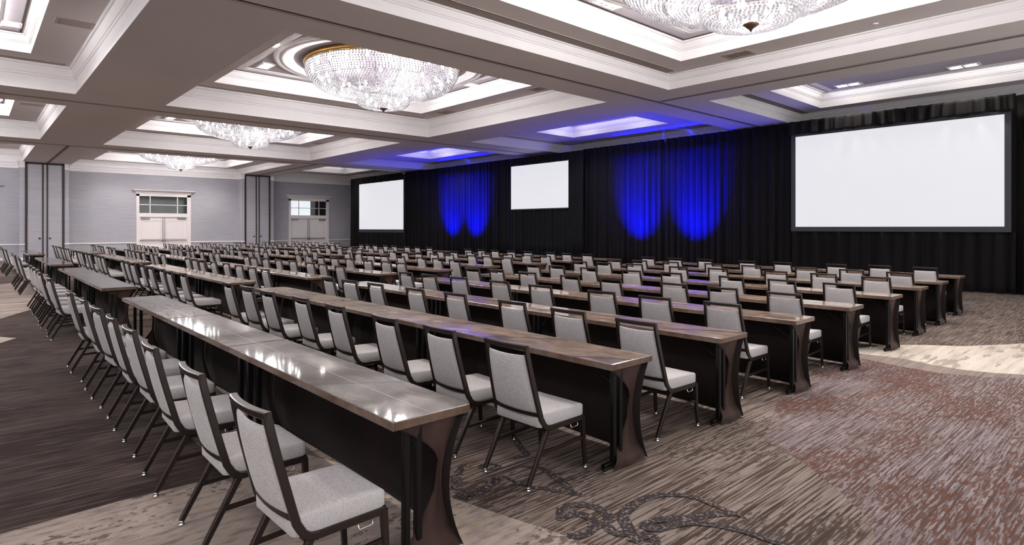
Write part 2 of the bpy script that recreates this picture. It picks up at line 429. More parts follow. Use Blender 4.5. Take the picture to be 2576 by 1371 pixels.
# ------------------------------------------------------------------ back wall with two piers and double doors
def hole_wall(bm, x0, x1, z0, z1, y, holes, mi=0):
    X = sorted({x0, x1, *[h[0] for h in holes], *[h[1] for h in holes]}); Z = sorted({z0, z1, *[h[2] for h in holes], *[h[3] for h in holes]})
    for i in range(len(X)-1):
        for j in range(len(Z)-1):
            mx, mz = (X[i]+X[i+1])/2, (Z[j]+Z[j+1])/2
            if any(h[0] < mx < h[1] and h[2] < mz < h[3] for h in holes): continue
            box(bm, X[i], y, Z[j], X[i+1], y+.2, Z[j+1], mi)
DOORS = [(7.06, 9.89), (15.86, 18.7), (-1.9, .93)]
bm = new_bm()
hole_wall(bm, XL, XR, 0, 6.2, YB, [(a+.1, b-.1, 0, 3.55) for a, b in DOORS])
struct('wall_back', bm, M['wall'])
bm = new_bm(); box(bm, XL, YB+.5, 0, XR, YB+.6, 6.2); struct('wall_added_backing', bm, M['wall'])  # backing added behind the doors to block outside light at the gaps
PIERS = [(1.85, 3.87, 2.07, 3.69), (12.65, 14.63, 12.82, 14.42)]
YP = 39.3
bm = new_bm()
for a, b, c, d in PIERS: box(bm, a, YP, 0, b, YB+.05, ZS+.02)
struct('wall_piers', bm, M['wall'])
bm = new_bm(); box(bm, XR-.05, Y0, 0, XR+.15, YB+.2, 6.3); struct('wall_right', bm, M['wall'])
bm = new_bm(); box(bm, XL-.2, 6, 0, XL, YB+.2, 6.3); struct('wall_left', bm, M['wall'])
# wall crown, chair rail, baseboard along the wall faces
segs = [(XL, YB, 1.85), (3.87, YB, 12.65), (14.63, YB, XR-.05)]
def profile_run(bm, x0, x1, y, prof):
    loft(bm, [[(x0, y-o, z) for o, z in prof], [(x1, y-o, z) for o, z in prof]], smooth=False)
def profile_pier(bm, a, b, c, d, prof):
    for s0, s1 in ((a, c), (d, b)):
        loft(bm, [[(s0, YP-o, z) for o, z in prof], [(s1, YP-o, z) for o, z in prof]], smooth=False)
    for x, sg in ((a, -1), (b, 1)):
        loft(bm, [[(x+sg*o, YP-o, z) for o, z in prof], [(x+sg*o, YB, z) for o, z in prof]], smooth=False)
cr = [(0,4.74),(.015,4.74),(.02,4.86),(.04,4.88),(.05,4.97),(.09,5.05),(.09,5.06),(0,5.06)]
rl = [(0,.76),(.02,.765),(.03,.79),(.045,.80),(.045,.835),(0,.84)]
bs = [(0,0),(.025,0),(.025,.13),(.012,.15),(0,.15)]
for pr, nm in ((cr, 'crown'), (rl, 'rail'), (bs, 'base')):
    bm = new_bm()
    for x0, y, x1 in segs:
        if nm == 'crown': profile_run(bm, x0, x1, y, pr); continue
        cuts = [x0] + [c for a, b in sorted(DOORS) if x0 < a < x1 for c in (a, b)] + [x1]
        for q in range(0, len(cuts), 2): profile_run(bm, cuts[q], cuts[q+1], y, pr)
    for p in PIERS: profile_pier(bm, *p, pr)
    if nm == 'base': struct('baseboard_back', bm, M['white'])
    else: trim(bm)
# partition pocket doors in the piers
for n, (a, b, c, d) in enumerate(PIERS):
    mid = (c+d)/2; bm = new_bm(); y = YP-.012
    for x in (c, mid-.12, mid+.06, d-.1): box(bm, x, y-.02, 0, x+(.1 if x in (c, d-.1) else .06), YP+.01, 5.0)
    box(bm, c, y-.02, 4.94, d, YP+.01, 5.02)
    root = struct('door_%d' % (4+n), bm, M['browntrim'])
    for x0, x1 in ((c+.1, mid-.12), (mid-.06, mid+.06), (mid+.12, d-.1)):
        bm = new_bm(); box(bm, x0, y, .02, x1, YP+.01, 4.94); obj('door_panel', bm, M['wall'], root)
    for x in (mid-.22, mid+.2):
        bm = new_bm(); lathe(bm, [(.05,0),(.05,.012),(.035,.016)], 16, cap=True)
        o = obj('flush_pull', bm, M['knob'], root); o.rotation_euler = (PI/2,0,0); o.location = (x, y-.001, 1.12)
# double doors with transoms
def double_door(n, a, b, lit):
    t = .2; oa, ob, oz = a+.14, b-.2+.01, 2.3; y = YB
    bm = new_bm()
    box(bm, a, y-.03, 0, a+t*.72, y+.12, 3.62); box(bm, b-t, y-.03, 0, b, y+.12, 3.62)
    box(bm, a, y-.03, 3.5, b, y+.12, 3.66); box(bm, oa, y-.02, 2.3, ob, y+.12, 2.52)
    loft(bm, [[(a-.02-o, y-o2, z) for o, o2, z in ((0,.03,3.66),(.02,.05,3.68),(.04,.07,3.74),(.14,.17,3.80),(.18,.21,3.83),(.18,.21,3.87),(.18,0,3.87),(0,0,3.66))],
              [(b+.02+o, y-o2, z) for o, o2, z in ((0,.03,3.66),(.02,.05,3.68),(.04,.07,3.74),(.14,.17,3.80),(.18,.21,3.83),(.18,.21,3.87),(.18,0,3.87),(0,0,3.66))]], smooth=False)
    root = struct('door_%d' % n, bm, M['white'])
    mid = (oa+ob)/2
    for s, x0, x1 in ((-1, oa, mid-.003), (1, mid+.003, ob)):
        bm = new_bm(); box(bm, x0, y+.04, .01, x1, y+.09, oz)
        for z0, z1 in ((1.02, oz-.2), (.2, .82)):      # raised moulding round each panel
            for r in ((x0+.16,z0,x0+.19,z1),(x1-.19,z0,x1-.16,z1),(x0+.16,z0,x1-.16,z0+.03),(x0+.16,z1-.03,x1-.16,z1)): box(bm, r[0], y+.022, r[1], r[2], y+.045, r[3])
        lf = obj('door_leaf', bm, M['white'], root)
        bm = new_bm(); e = x1-.05 if s < 0 else x0+.05
        box(bm, x0+.06, y-.03, .93, x1-.06, y-.005, .97); box(bm, e-.03, y-.04, .86, e+.03, y+.04, 1.0); box(bm, x0+.06, y-.03, .93, x0+.1, y+.04, .97); box(bm, x1-.1, y-.03, .93, x1-.06, y+.04, .97)
        obj('push_bar', bm, M['hardware'], lf)
        bm = new_bm(); box(bm, e-.012, y+.01, 1.0, e+.012, y+.04, oz-.03); obj('latch_rod', bm, M['hardware'], lf)
        bm = new_bm(); cx_ = x0+.3 if s < 0 else x1-.3; box(bm, cx_-.22, y-.02, oz-.12, cx_+.22, y+.04, oz-.03); obj('door_closer', bm, M['hardware'], lf)
    # transom
    bm = new_bm(); w_ = ob-oa; fx = [0, .22, .79, 1]; zc = 3.01
    box(bm, oa, y, zc-.02, ob, y+.05, zc+.02)
    for f in fx[1:3]: box(bm, oa+w_*f-.025, y, 2.52, oa+w_*f+.025, y+.05, 3.5)
    root2 = struct('window_%d' % n, bm, M['white'])
    for k in range(3):
        for z0, z1 in ((2.52, zc-.02), (zc+.02, 3.5)):
            x0, x1 = oa+w_*fx[k]+(.025 if k else 0), oa+w_*fx[k+1]-(.025 if k < 2 else 0)
            parts = [(x0, x1, 'litpane' if lit and k < 2 else 'glass')]
            if lit and k == 1: xm = x0+(x1-x0)*.58; parts = [(x0, xm, 'litpane'), (xm, x1, 'glass')]  # bright-to-dark boundary across one pane put in as glowing and dark parts
            for p0, p1, m in parts:
                bm = new_bm(); box(bm, p0, y+.02, z0, p1, y+.03, z1); obj('pane', bm, M[m], root2)
double_door(1, *DOORS[0], False); double_door(2, *DOORS[1], True); double_door(3, *DOORS[2], False)

# ------------------------------------------------------------------ ceiling fittings
def slot_diffuser(x0, x1, y, z, label, slots=5, w=.2):
    t = thing('slot_diffuser', label, 'air vent', ((x0+x1)/2, y, z), group='long slot diffusers on the coffer ledges')
    L = (x1-x0)/2
    bm = new_bm(); box(bm, -L, -w/2, -.006, L, w/2, .01); obj('backing', bm, M['ventdark'], t)
    bm = new_bm(); box(bm, -L-.02, -w/2-.02, -.012, L+.02, -w/2, .01); box(bm, -L-.02, w/2, -.012, L+.02, w/2+.02, .01); box(bm, -L-.02, -w/2, -.012, -L, w/2, .01); box(bm, L, -w/2, -.012, L+.02, w/2, .01); obj('frame', bm, M['vent'], t)
    for k in range(slots-1):
        bm = new_bm(); y_ = -w/2+w*(k+1)/slots; box(bm, -L, y_-.008, -.012, L, y_+.008, .004); obj('blade', bm, M['vent'], t)
slot_diffuser(4.6, 12.35, 8.06, 5.39, 'long black slotted air grille on ledge of the coffer above camera', 6, .26)
slot_diffuser(4.5, 12.3, 18.42, 5.69, 'thin slot grille on far ledge of coffer with nearest full chandelier', 3, .12)
slot_diffuser(4.5, 12.3, 28.9, 5.69, 'thin slot grille on far ledge of coffer with middle chandelier', 3, .12)
slot_diffuser(-6.2, 1.72, 18.34, 5.69, 'slot grille on ledge of the nearest left side coffer', 3, .14)
slot_diffuser(-6.2, 1.72, 28.8, 5.69, 'slot grille on ledge of the second left side coffer', 3, .14)
slot_diffuser(15.0, 20.1, 8.02, 5.39, 'dark slot grille in the coffer beside the largest screen', 3, .2)
slot_diffuser(14.9, 20.0, 18.2, 5.39, 'slot grille in the blue tinted coffer left of the largest screen', 3, .12)
def vent(x, y, z, label, sx=.5, sy=.3):
    t = thing('ceiling_vent', label, 'air vent', (x, y, z), group='small louvred vents on the coffer ledges')
    bm = new_bm(); box(bm, -sx/2, -sy/2, -.004, sx/2, sy/2, .01); obj('backing', bm, M['ventdark'], t)
    bm = new_bm()
    for r in ((-sx/2-.06,-sy/2-.06,sx/2+.06,-sy/2),(-sx/2-.06,sy/2,sx/2+.06,sy/2+.06),(-sx/2-.06,-sy/2,-sx/2,sy/2),(sx/2,-sy/2,sx/2+.06,sy/2)): box(bm, r[0], r[1], -.012, r[2], r[3], .01)
    obj('frame', bm, M['vent'], t)
    bm = new_bm()
    for k in range(9): y_ = -sy/2+sy*(k+.5)/9; box(bm, -sx/2, y_-.012, -.01, sx/2, y_+.012, .002)
    obj('louvre', bm, M['vent'], t)
vent(12.23, 6.28, 5.39, 'small louvred vent on the right ledge of coffer above camera', .3, .5)
vent(12.2, 12.3, 5.69, 'near louvred vent on right ledge of nearest full chandelier coffer', .3, .5)
vent(12.28, 17.0, 5.69, 'far louvred vent on right ledge of nearest full chandelier coffer', .3, .5)
vent(12.24, 27.3, 5.69, 'louvred vent on right ledge of the middle chandelier coffer', .3, .5)
vent(1.52, 14.5, 5.69, 'louvred vent on the nearest left side coffer ledge')
vent(1.5, 25.0, 5.69, 'louvred vent on the second left side coffer ledge')
vent(1.45, 36.0, 5.69, 'louvred vent on the farthest left side coffer ledge')
t = thing('smoke_detector', 'small round detector on the ceiling ledge near top right', 'detector', (12.23, 3.65, 5.39))
bm = new_bm(); lathe(bm, [(.045,0),(.045,-.01),(.032,-.02),(.02,-.024)], 20, cap=True); obj('housing', bm, M['white'], t)
bm = new_bm(); lathe(bm, [(.01,-.024),(.01,-.04),(.018,-.043),(.018,-.046)], 12, cap=True); obj('sensor', bm, M['chrome'], t)

def spot(name, loc, target, power, color, ang, blend, size=.05):
    d = bpy.data.lights.new(name, 'SPOT'); d.energy = power; d.color = color; d.spot_size = ang; d.spot_blend = blend; d.shadow_soft_size = size
    o = bpy.data.objects.new(name, d); COL.objects.link(o); o.location = loc
    o.rotation_euler = (Vector(target)-Vector(loc)).to_track_quat('-Z', 'Y').to_euler(); return o
DL_POWER = 260
def downlight(x, y, z, label, ax='y', warm=1, power=None):
    t = thing('recessed_downlight', label, 'downlight', (x, y, z), 0 if ax == 'x' else PI/2, group='twin square recessed downlights')
    bm = new_bm()
    for r in ((-.34,-.19,.34,-.14),(-.34,.14,.34,.19),(-.34,-.14,-.29,.14),(.29,-.14,.34,.14),(-.02,-.14,.02,.14)): box(bm, r[0], r[1], -.022, r[2], r[3], .004)
    obj('trim_frame', bm, M['crown'], t)
    for s in (-1, 1):
        bm = new_bm(); lathe(bm, [(.105,.002),(.105,-.006),(.07,-.016),(.0,-.018)], 20, cx=s*.155); obj('lamp', bm, M['lamp'], t)
    spot('downlight_beam', (x, y, z-.05), (x, y, 0), DL_POWER if power is None else power, (1,.93,.85), math.radians(118), .6, .12)
for cx_, cy_, z2, nm in ((8.35, 4.1, 5.79, 'coffer above camera'), (8.35, 14.46, 6.09, 'nearest full chandelier coffer'), (8.35, 24.92, 6.09, 'middle chandelier coffer'), (8.35, 35.6, 5.79, 'farthest chandelier coffer')):
    for sx, sy in ((-1,1),(1,1),(-1,-1),(1,-1)):
        downlight(cx_+sx*2.38, cy_+sy*2.15, z2, 'twin downlight in the %s %s corner of %s' % ('far' if sy > 0 else 'near', 'left' if sx < 0 else 'right', nm), 'y')
    for sx in (-1, 1): downlight(cx_+sx*2.95, cy_+.1, z2, 'twin downlight midway on the %s side of %s' % ('left' if sx < 0 else 'right', nm), 'x')
downlight(8.66, 6.95, 5.79, 'twin downlight at far middle of coffer above camera', 'x')
for x, y, l in ((18.74, 6.3, 'far'), (18.74, 3.6, 'near')): downlight(x, y, 5.79, 'twin downlight, %s one above the largest screen' % l, 'y', power=150)
for x, y, l in ((17.6, 15.8, 'far'), (17.6, 13.3, 'near')): downlight(x, y, 5.79, 'twin downlight, %s one in blue coffer by the widest blue drapes' % l, 'y', power=150)
downlight(17.7, 25.4, 5.79, 'twin downlight in blue coffer above the middle screen', 'y', power=150)
downlight(17.9, 36.4, 5.79, 'twin downlight in coffer above the leftmost screen', 'y', power=150)
downlight(.5, 16.9, 6.09, 'twin downlight in corner of the nearest left side coffer', 'x')
downlight(.5, 27.2, 6.09, 'twin downlight in corner of the second left side coffer', 'x')
downlight(-4.9, 14.5, 6.09, 'twin downlight at the far edge of nearest left side coffer', 'x')
downlight(-4.9, 25, 6.09, 'twin downlight at the far edge of second left side coffer', 'x')

# lit reveal round the top panel of the centre and left coffers: thin strips washing the crown faces
def strip_light(x, y, z, length, rz, power):
    d = bpy.data.lights.new('cove_strip', 'AREA'); d.shape = 'RECTANGLE'; d.size = length; d.size_y = .03; d.energy = power; d.color = (1,.955,.93)
    o = bpy.data.objects.new('cove_strip', d); COL.objects.link(o); o.location = (x, y, z)
    o.rotation_euler = Vector((math.cos(rz), math.sin(rz), -.35)).to_track_quat('-Z', 'X').to_euler()
    # keep the long side horizontal along the wall
    zz = -Vector((math.cos(rz), math.sin(rz), -.35)).normalized(); xx = Vector((-math.sin(rz), math.cos(rz), 0)); yy = zz.cross(xx)
    o.rotation_euler = Matrix((xx, yy, zz)).transposed().to_euler()
COVE = 1.25
for A, z1, B, z2, k in BAYS:
    g = .55 if k != 'r' else .3; cx_, cy_ = (B[0]+B[2])/2, (B[1]+B[3])/2
    for rz, x, y, L in ((0, B[2]-g, cy_, B[3]-B[1]-2*g), (PI, B[0]+g, cy_, B[3]-B[1]-2*g), (PI/2, cx_, B[3]-g, B[2]-B[0]-2*g), (-PI/2, cx_, B[1]+g, B[2]-B[0]-2*g)):
        strip_light(x, y, z2-.06, L, rz, COVE*L*(2.2 if k == 'l' else (.55 if A[1] > 5 else .8) if k == 'r' else 1))  # right column strips are added to brighten its crown faces

# ------------------------------------------------------------------ chandeliers
PROF = [(2.02,0.0),(2.03,-.08),(2.0,-.2),(1.93,-.32),(1.82,-.45),(1.66,-.55),(1.45,-.63),(1.2,-.7),(.95,-.745),(.73,-.77)]
NUB = [(.69,-.75),(.71,-.84),(.68,-.94),(.6,-1.01),(.46,-1.05),(.28,-1.07)]
def resample(prof, step):
    out = []; L = 0; nxt = 0
    for (r0, z0), (r1, z1) in zip(prof[:-1], prof[1:]):
        d = math.hypot(r1-r0, z1-z0)
        while nxt <= L+d:
            k = (nxt-L)/d; out.append((r0+(r1-r0)*k, z0+(z1-z0)*k)); nxt += step
        L += d
    return out
def beads(bm, prof, step, arc, size):
    oct_ = [(1,0,0),(0,1,0),(-1,0,0),(0,-1,0),(0,0,1.15),(0,0,-1.15)]
    fs = [(0,1,4),(1,2,4),(2,3,4),(3,0,4),(1,0,5),(2,1,5),(3,2,5),(0,3,5)]
    for r, z in resample(prof, step):
        n = max(10, int(2*PI*r/arc)); ph = random.random()
        for k in range(n):
            a = 2*PI*(k+ph*.0)/n; s = size*random.uniform(.85,1.1); ca, sa = math.cos(a), math.sin(a)
            v = [bm.verts.new((r*ca + s*(x*ca-y*sa), r*sa + s*(x*sa+y*ca), z+s*q)) for x, y, q in oct_]
            for f in fs: bm.faces.new([v[i] for i in f])
def make_chandelier(label, loc):
    t = thing('chandelier', label, 'chandelier', loc, group='crystal bowl chandeliers')
    bm = new_bm(); lathe(bm, [(1.9,.15),(1.98,.15),(2.06,.1),(2.07,.02),(2.04,-.02),(1.96,-.01)], 72); obj('rim', bm, M['gold'], t)
    bm = new_bm(); lathe(bm, [(2.0,-.03),(2.0,-.01),(.02,-.01)], 64); lathe(bm, [(2.0,-.03),(.02,-.03)], 64); obj('added_shield_plate', bm, M['shield'], t)  # dark plate added to hide the overlit panel and rim inside
    bm = new_bm(); beads(bm, PROF, .058, .075, .026); o = obj('crystal_bowl', bm, M['crystal'], t, recalc=False)
    bm = new_bm(); beads(bm, NUB, .05, .06, .022); obj('crystal_pendant', bm, M['crystal'], t, recalc=False)
    bm = new_bm()
    for k in range(20):
        a = 2*PI*k/20; sweep(bm, [(r*.985*math.cos(a), r*.985*math.sin(a), z+.01) for r, z in PROF], .012, .008, (-math.sin(a), math.cos(a), 0))
    for r, z in ((1.8,-.44),(1.2,-.69),(.72,-.76)): lathe(bm, [(r,z),(r+.015,z),(r+.015,z+.012),(r,z+.012)], 48)
    obj('wire_frame', bm, M['chrome'], t)
    k = 0
    for rr_, zz, n in ((1.86,-.12,22),(1.6,-.4,18),(1.1,-.62,13),(.42,-.9,7)):
        for q in range(n):
            a = 2*PI*(q+.3*zz)/n
            bm = new_bm(); lathe(bm, [(.005,.07),(.026,.055),(.042,0),(.03,-.05),(.005,-.07)], 10)
            o = obj('bulb', bm, M['bulb'], t); o.location = (rr_*math.cos(a), rr_*math.sin(a), zz)
    bm = new_bm(); lathe(bm, [(.11,-1.05),(.115,-1.065),(.06,-1.1),(.025,-1.13),(.012,-1.16),(.001,-1.165)], 20, cap=True); obj('finial', bm, M['bronze'], t)
    return t
CH_NAMES = ['crystal chandelier cut off by the top of the photo', 'crystal bowl chandelier seen whole, nearest to the camera', 'crystal bowl chandelier second from the door wall', 'crystal bowl chandelier farthest away, nearest the door wall']
CHP = 460; SIDE = 1100
chz = [5.98, 5.98, 5.98, 5.84]
proto = None
for x, y, i in CH:
    if proto is None: proto = make_chandelier(CH_NAMES[0], (x, y, 0))
    else: copy_tree(proto, (x, y, chz[i]), 0, CH_NAMES[i])
    for rr_ in range(3):
        a = 2*PI*rr_/3+.4
        d = bpy.data.lights.new('chandelier_glow', 'POINT'); d.energy = CHP/3; d.color = (1,.965,.95); d.shadow_soft_size = .22
        o = bpy.data.objects.new('chandelier_glow', d); COL.objects.link(o); o.location = (x+1.05*math.cos(a), y+1.05*math.sin(a), chz[i]-.42)
proto.location = (8.35, 4.1, 5.66)
# unseen chandeliers added in the left column to light the far chair backs
for y, n_ in ((4.1,'beside the camera'), (14.46,'level with the nearest full chandelier'), (24.92,'level with the middle chandelier'), (35.6,'nearest the door wall')):
    copy_tree(proto, (-2.36, y, 5.98), 0, 'added unseen crystal chandelier in left column of coffers, ' + n_)
    d = bpy.data.lights.new('side_chandelier_glow', 'POINT'); d.energy = SIDE*(.22 if y < 5 else .6 if y < 15 else 1); d.color = (1,.965,.95); d.shadow_soft_size = .4
    o = bpy.data.objects.new('side_chandelier_glow', d); COL.objects.link(o); o.location = (-2.36, y, 5.4)
for o in bpy.data.objects:
    if o.type == 'LIGHT' and o.name.startswith('chandelier_glow') and abs(o.location.y-4.1) < 1.3: o.location.z = 5.66-.42

# ------------------------------------------------------------------ chairs
def rrect(hw, hl, r, n=5):
    out = []
    for cx_, cy_, a0 in ((hl-r, hw-r, 0), (-hl+r, hw-r, PI/2), (-hl+r, -hw+r, PI), (hl-r, -hw+r, 3*PI/2)):
        for k in range(n): a = a0+PI/2*k/(n-1); out.append((cx_+r*math.cos(a), cy_+r*math.sin(a)))
    return out
def back_x(z):          # back line leans away from the table
    return .125*(1-((z-.4)/.52))**1.15 if z > .4 else .125
def bow(y, hw): return -.022*(1-(y/hw)**2)
def seat_bm():
    bm = new_bm(); cx_, hl, hw = .325, .225, .215
    levels = [(-.006,.37),(0,.378),(.0,.444),(-.003,.452),(-.011,.459),(-.05,.463),(-.1,.463),(-.15,.462)]
    rings = []
    for ins, z in levels:
        R = []
        for x, y in rrect(hw+ins, hl+ins, max(.015, .032+ins*.12)):
            X = cx_+x; dz = 0
            if z > .42: dz = .014*(y/hw)**2 - .02*max(0, (x-.06)/.17)**2*(z-.37)/.09 - .006
            R.append((X, y, z+dz))
        rings.append(R)
    loft(bm, rings); return bm
def pad_bm():
    bm = new_bm(); rings = []; hw0 = .178
    # slices from bottom to top
    zs = [.468,.473,.488,.56,.65,.74,.81,.836,.847,.852]; th = [.012,.024,.036,.042,.044,.042,.036,.03,.02,.008]
    for z, t in zip(zs, th):
        hw = .200-.028*(z-.45)/.415
        R = []
        for k in range(9):
            y = -hw+2*hw*k/8; e = 1-.35*(abs(y)/hw)**6
            R.append((back_x(z)+bow(y, hw)-t*.45*e, y, z-.004*(1-(y/hw)**2)))
        for k in range(9):
            y = hw-2*hw*k/8; e = 1-.35*(abs(y)/hw)**6
            R.append((back_x(z)+bow(y, hw)+t*.65*e, y, z-.004*(1-(y/hw)**2)))
        rings.append(R)
    loft(bm, rings); return bm
def back_frame_bm():
    bm = new_bm()
    for s in (-1, 1):
        pts = []
        for k in range(9):
            z = .915-(.915-.43)*k/8; pts.append((back_x(z), s*(.189+.024*(1-(z-.43)/.485)), z))
        pts += [(.131, s*.214, .405), (.145, s*.215, .382), (.17, s*.215, .364), (.21, s*.215, .355)]
        sweep(bm, pts, .022, .036, (0,1,0), bev=.004)
    # bowed top rail and lower cross rail
    for z, hw, h, t in ((.905, .2, .03, .034), (.455, .21, .028, .022)):
        pts = [(back_x(z)+bow(y, hw), y, z) for y in [-hw+2*hw*k/10 for k in range(11)]]
        sweep(bm, pts, t, h, (1,0,0), bev=.004)
    return bm
def seat_frame_bm():
    bm = new_bm()
    for s in (-1, 1): sweep(bm, [(.16, s*.207, .354), (.545, s*.207, .354)], .024, .034, (0,1,0), bev=.003)
    for x in (.165, .54): sweep(bm, [(x, -.2, .354), (x, .2, .354)], .024, .034, (1,0,0), bev=.003)
    return bm
def leg_bm(front, s):
    bm = new_bm()
    if front: sweep(bm, [(.535, s*.208, .36), (.545, s*.208, .2), (.56, s*.212, .022)], .03, .034, (0,1,0), taper=(1,.78), bev=.003)
    else: sweep(bm, [(.185, s*.207, .36), (.16, s*.207, .31), (.0, s*.208, .022)], .03, .034, (0,1,0), taper=(1.05,.8), bev=.003)
    return bm
def glide_bm(front, s):
    bm = new_bm(); x, y = (.56, s*.212) if front else (0, s*.208)
    lathe(bm, [(.013,.026),(.014,.016),(.011,.012),(.018,.006),(.018,0)], 10, x, y, cap=True); return bm
def stretch_bm(s):
    bm = new_bm(); sweep(bm, [(.1, s*.207, .2), (.545, s*.207, .215)], .016, .024, (0,1,0), bev=.002); return bm
def hook_bm(s):
    bm = new_bm(); y = s*.222; tube(bm, [(.40,y-s*.01,.345),(.40,y,.318),(.405,y,.312),(.465,y,.314),(.47,y,.32),(.47,y-s*.01,.345)], .0035, 6); return bm
def join(*bms):
    out = new_bm()
    for b in bms:
        me = bpy.data.meshes.new('tmp'); b.to_mesh(me); b.free(); out.from_mesh(me); bpy.data.meshes.remove(me)
    return out
def make_chair(label, full):
    t = thing('banquet_chair', label, 'chair')
    obj('seat', seat_bm(), M['fabric'], t); obj('backrest', pad_bm(), M['fabric'], t)
    obj('back_frame', back_frame_bm(), M['frame'], t); obj('seat_frame', seat_frame_bm(), M['frame'], t)
    for f in (0, 1):
        for s in (-1, 1):
            l = obj('leg', leg_bm(f, s), M['frame'], t)
            if full: obj('foot_glide', glide_bm(f, s), M['chrome'], l)
    if full:
        for s in (-1, 1): obj('stretcher', stretch_bm(s), M['frame'], t)
        for s in (-1, 1): obj('ganging_hook', hook_bm(s), M['chrome'], t)
    return t
ORD = ['first','second','third','fourth','fifth','sixth','seventh','eighth','ninth']
BLK = ['block nearest the camera', 'second block from the camera', 'third block from the camera', 'block by the door wall']
NEAR_X = [1.48, 3.2, 4.62, 6.04, 7.5, 9.12, 10.75, 12.15, 13.8]         # chair-side table edge of each row
START = [[2.47,10.92,18.75,26.4],[2.53,10.62,18.6,26.45],[2.52,10.72,18.8,26.5],[2.50,10.68,18.75,26.5],[2.5,10.75,18.8,26.5],[2.52,11.0,18.9,26.6],[2.6,11.0,18.9,26.6],[2.63,11.05,19.0,26.6],[2.71,10.95,19.0,26.7]]
CHAIRS = {  # measured backrest centres (x of top rail, y) for the nearest block
0: [(.89,2.67),(.88,3.54),(.865,4.46),(.89,5.29),(.89,6.06),(.89,6.87),(.89,7.73),(.865,8.7)],
1: [(2.62,2.96),(2.62,3.72),(2.6,4.49),(2.63,5.48),(2.65,6.35),(2.62,7.25),(2.63,7.99),(2.62,8.72)],
2: [(4.0,2.93),(4.06,3.73),(4.11,4.55),(4.14,5.56),(4.1,6.34),(4.06,7.25),(4.04,7.96),(4.04,8.64)],
3: [(5.6,3.05),(5.54,3.81),(5.57,4.58),(5.55,5.59),(5.56,6.42),(5.52,7.32),(5.49,8.08),(5.49,8.77)],
4: [(7.0,3.04),(7.06,3.84),(7.09,4.57),(7.03,5.61),(7.03,6.42),(7.01,7.37),(7.05,8.22),(6.97,8.82)],
5: [(8.74,3.06),(8.76,3.84),(8.74,4.61),(8.74,5.68),(8.68,6.46),(8.66,7.43),(8.7,8.3),(8.6,8.87)],
6: [(10.32,3.08),(10.42,3.88),(10.42,4.67),(10.33,5.71),(10.2,6.47),(10.3,7.58),(10.25,8.36),(10.15,8.96)],
7: [(11.66,3.12),(11.78,3.91),(11.8,4.71),(11.59,5.68),(11.64,6.53),(11.55,7.52),(11.5,8.32),(11.45,9.02)],
8: [(13.48,3.19),(13.5,3.96),(13.3,4.7),(13.25,5.79),(13.18,6.56),(13.1,7.58),(13.08,8.39),(13.06,9.18)]}
PAT = [.46, 1.22, 2.0, 3.0, 3.8, 4.7, 5.45, 6.12]
full = make_chair('x', True); lite = make_chair('x', False); used = {True: False, False: False}
n_chairs = 0
for b in range(4):
    for r in range(9):
        if b == 0: spots = CHAIRS[r]
        else:
            y0 = START[r][b]; sc = .97
            pat = PAT
            if r == 0: pat = (PAT[:7], PAT[:6], PAT[:6])[b-1]; sc = (.93, .82, .82)[b-1]
            if r == 0 and b > 1: pat = [.4, 1.2, 2.0, 2.8, 3.6, 4.4]; sc = 1
            spots = [(NEAR_X[r]-.59+random.uniform(-.03,.03), y0+p*sc+random.uniform(-.05,.05)) for p in pat]
        for k, (x, y) in enumerate(spots):
            lab = 'grey padded chair, %s from the right end, %s row, %s' % (ORD[k], ORD[r], BLK[b])
            grp = 'banquet chairs in the %s' % BLK[b]
            isf = b < 1 or (b == 1 and r < 5)
            src = full if isf else lite
            rz = random.uniform(-.045,.045)
            if not used[isf]:
                src.location = (x, y, 0); src.rotation_euler = (0,0,rz); src['label'] = lab; src['group'] = grp; used[isf] = True
            else: copy_tree(src, (x, y, 0), rz, lab, grp)
            n_chairs += 1

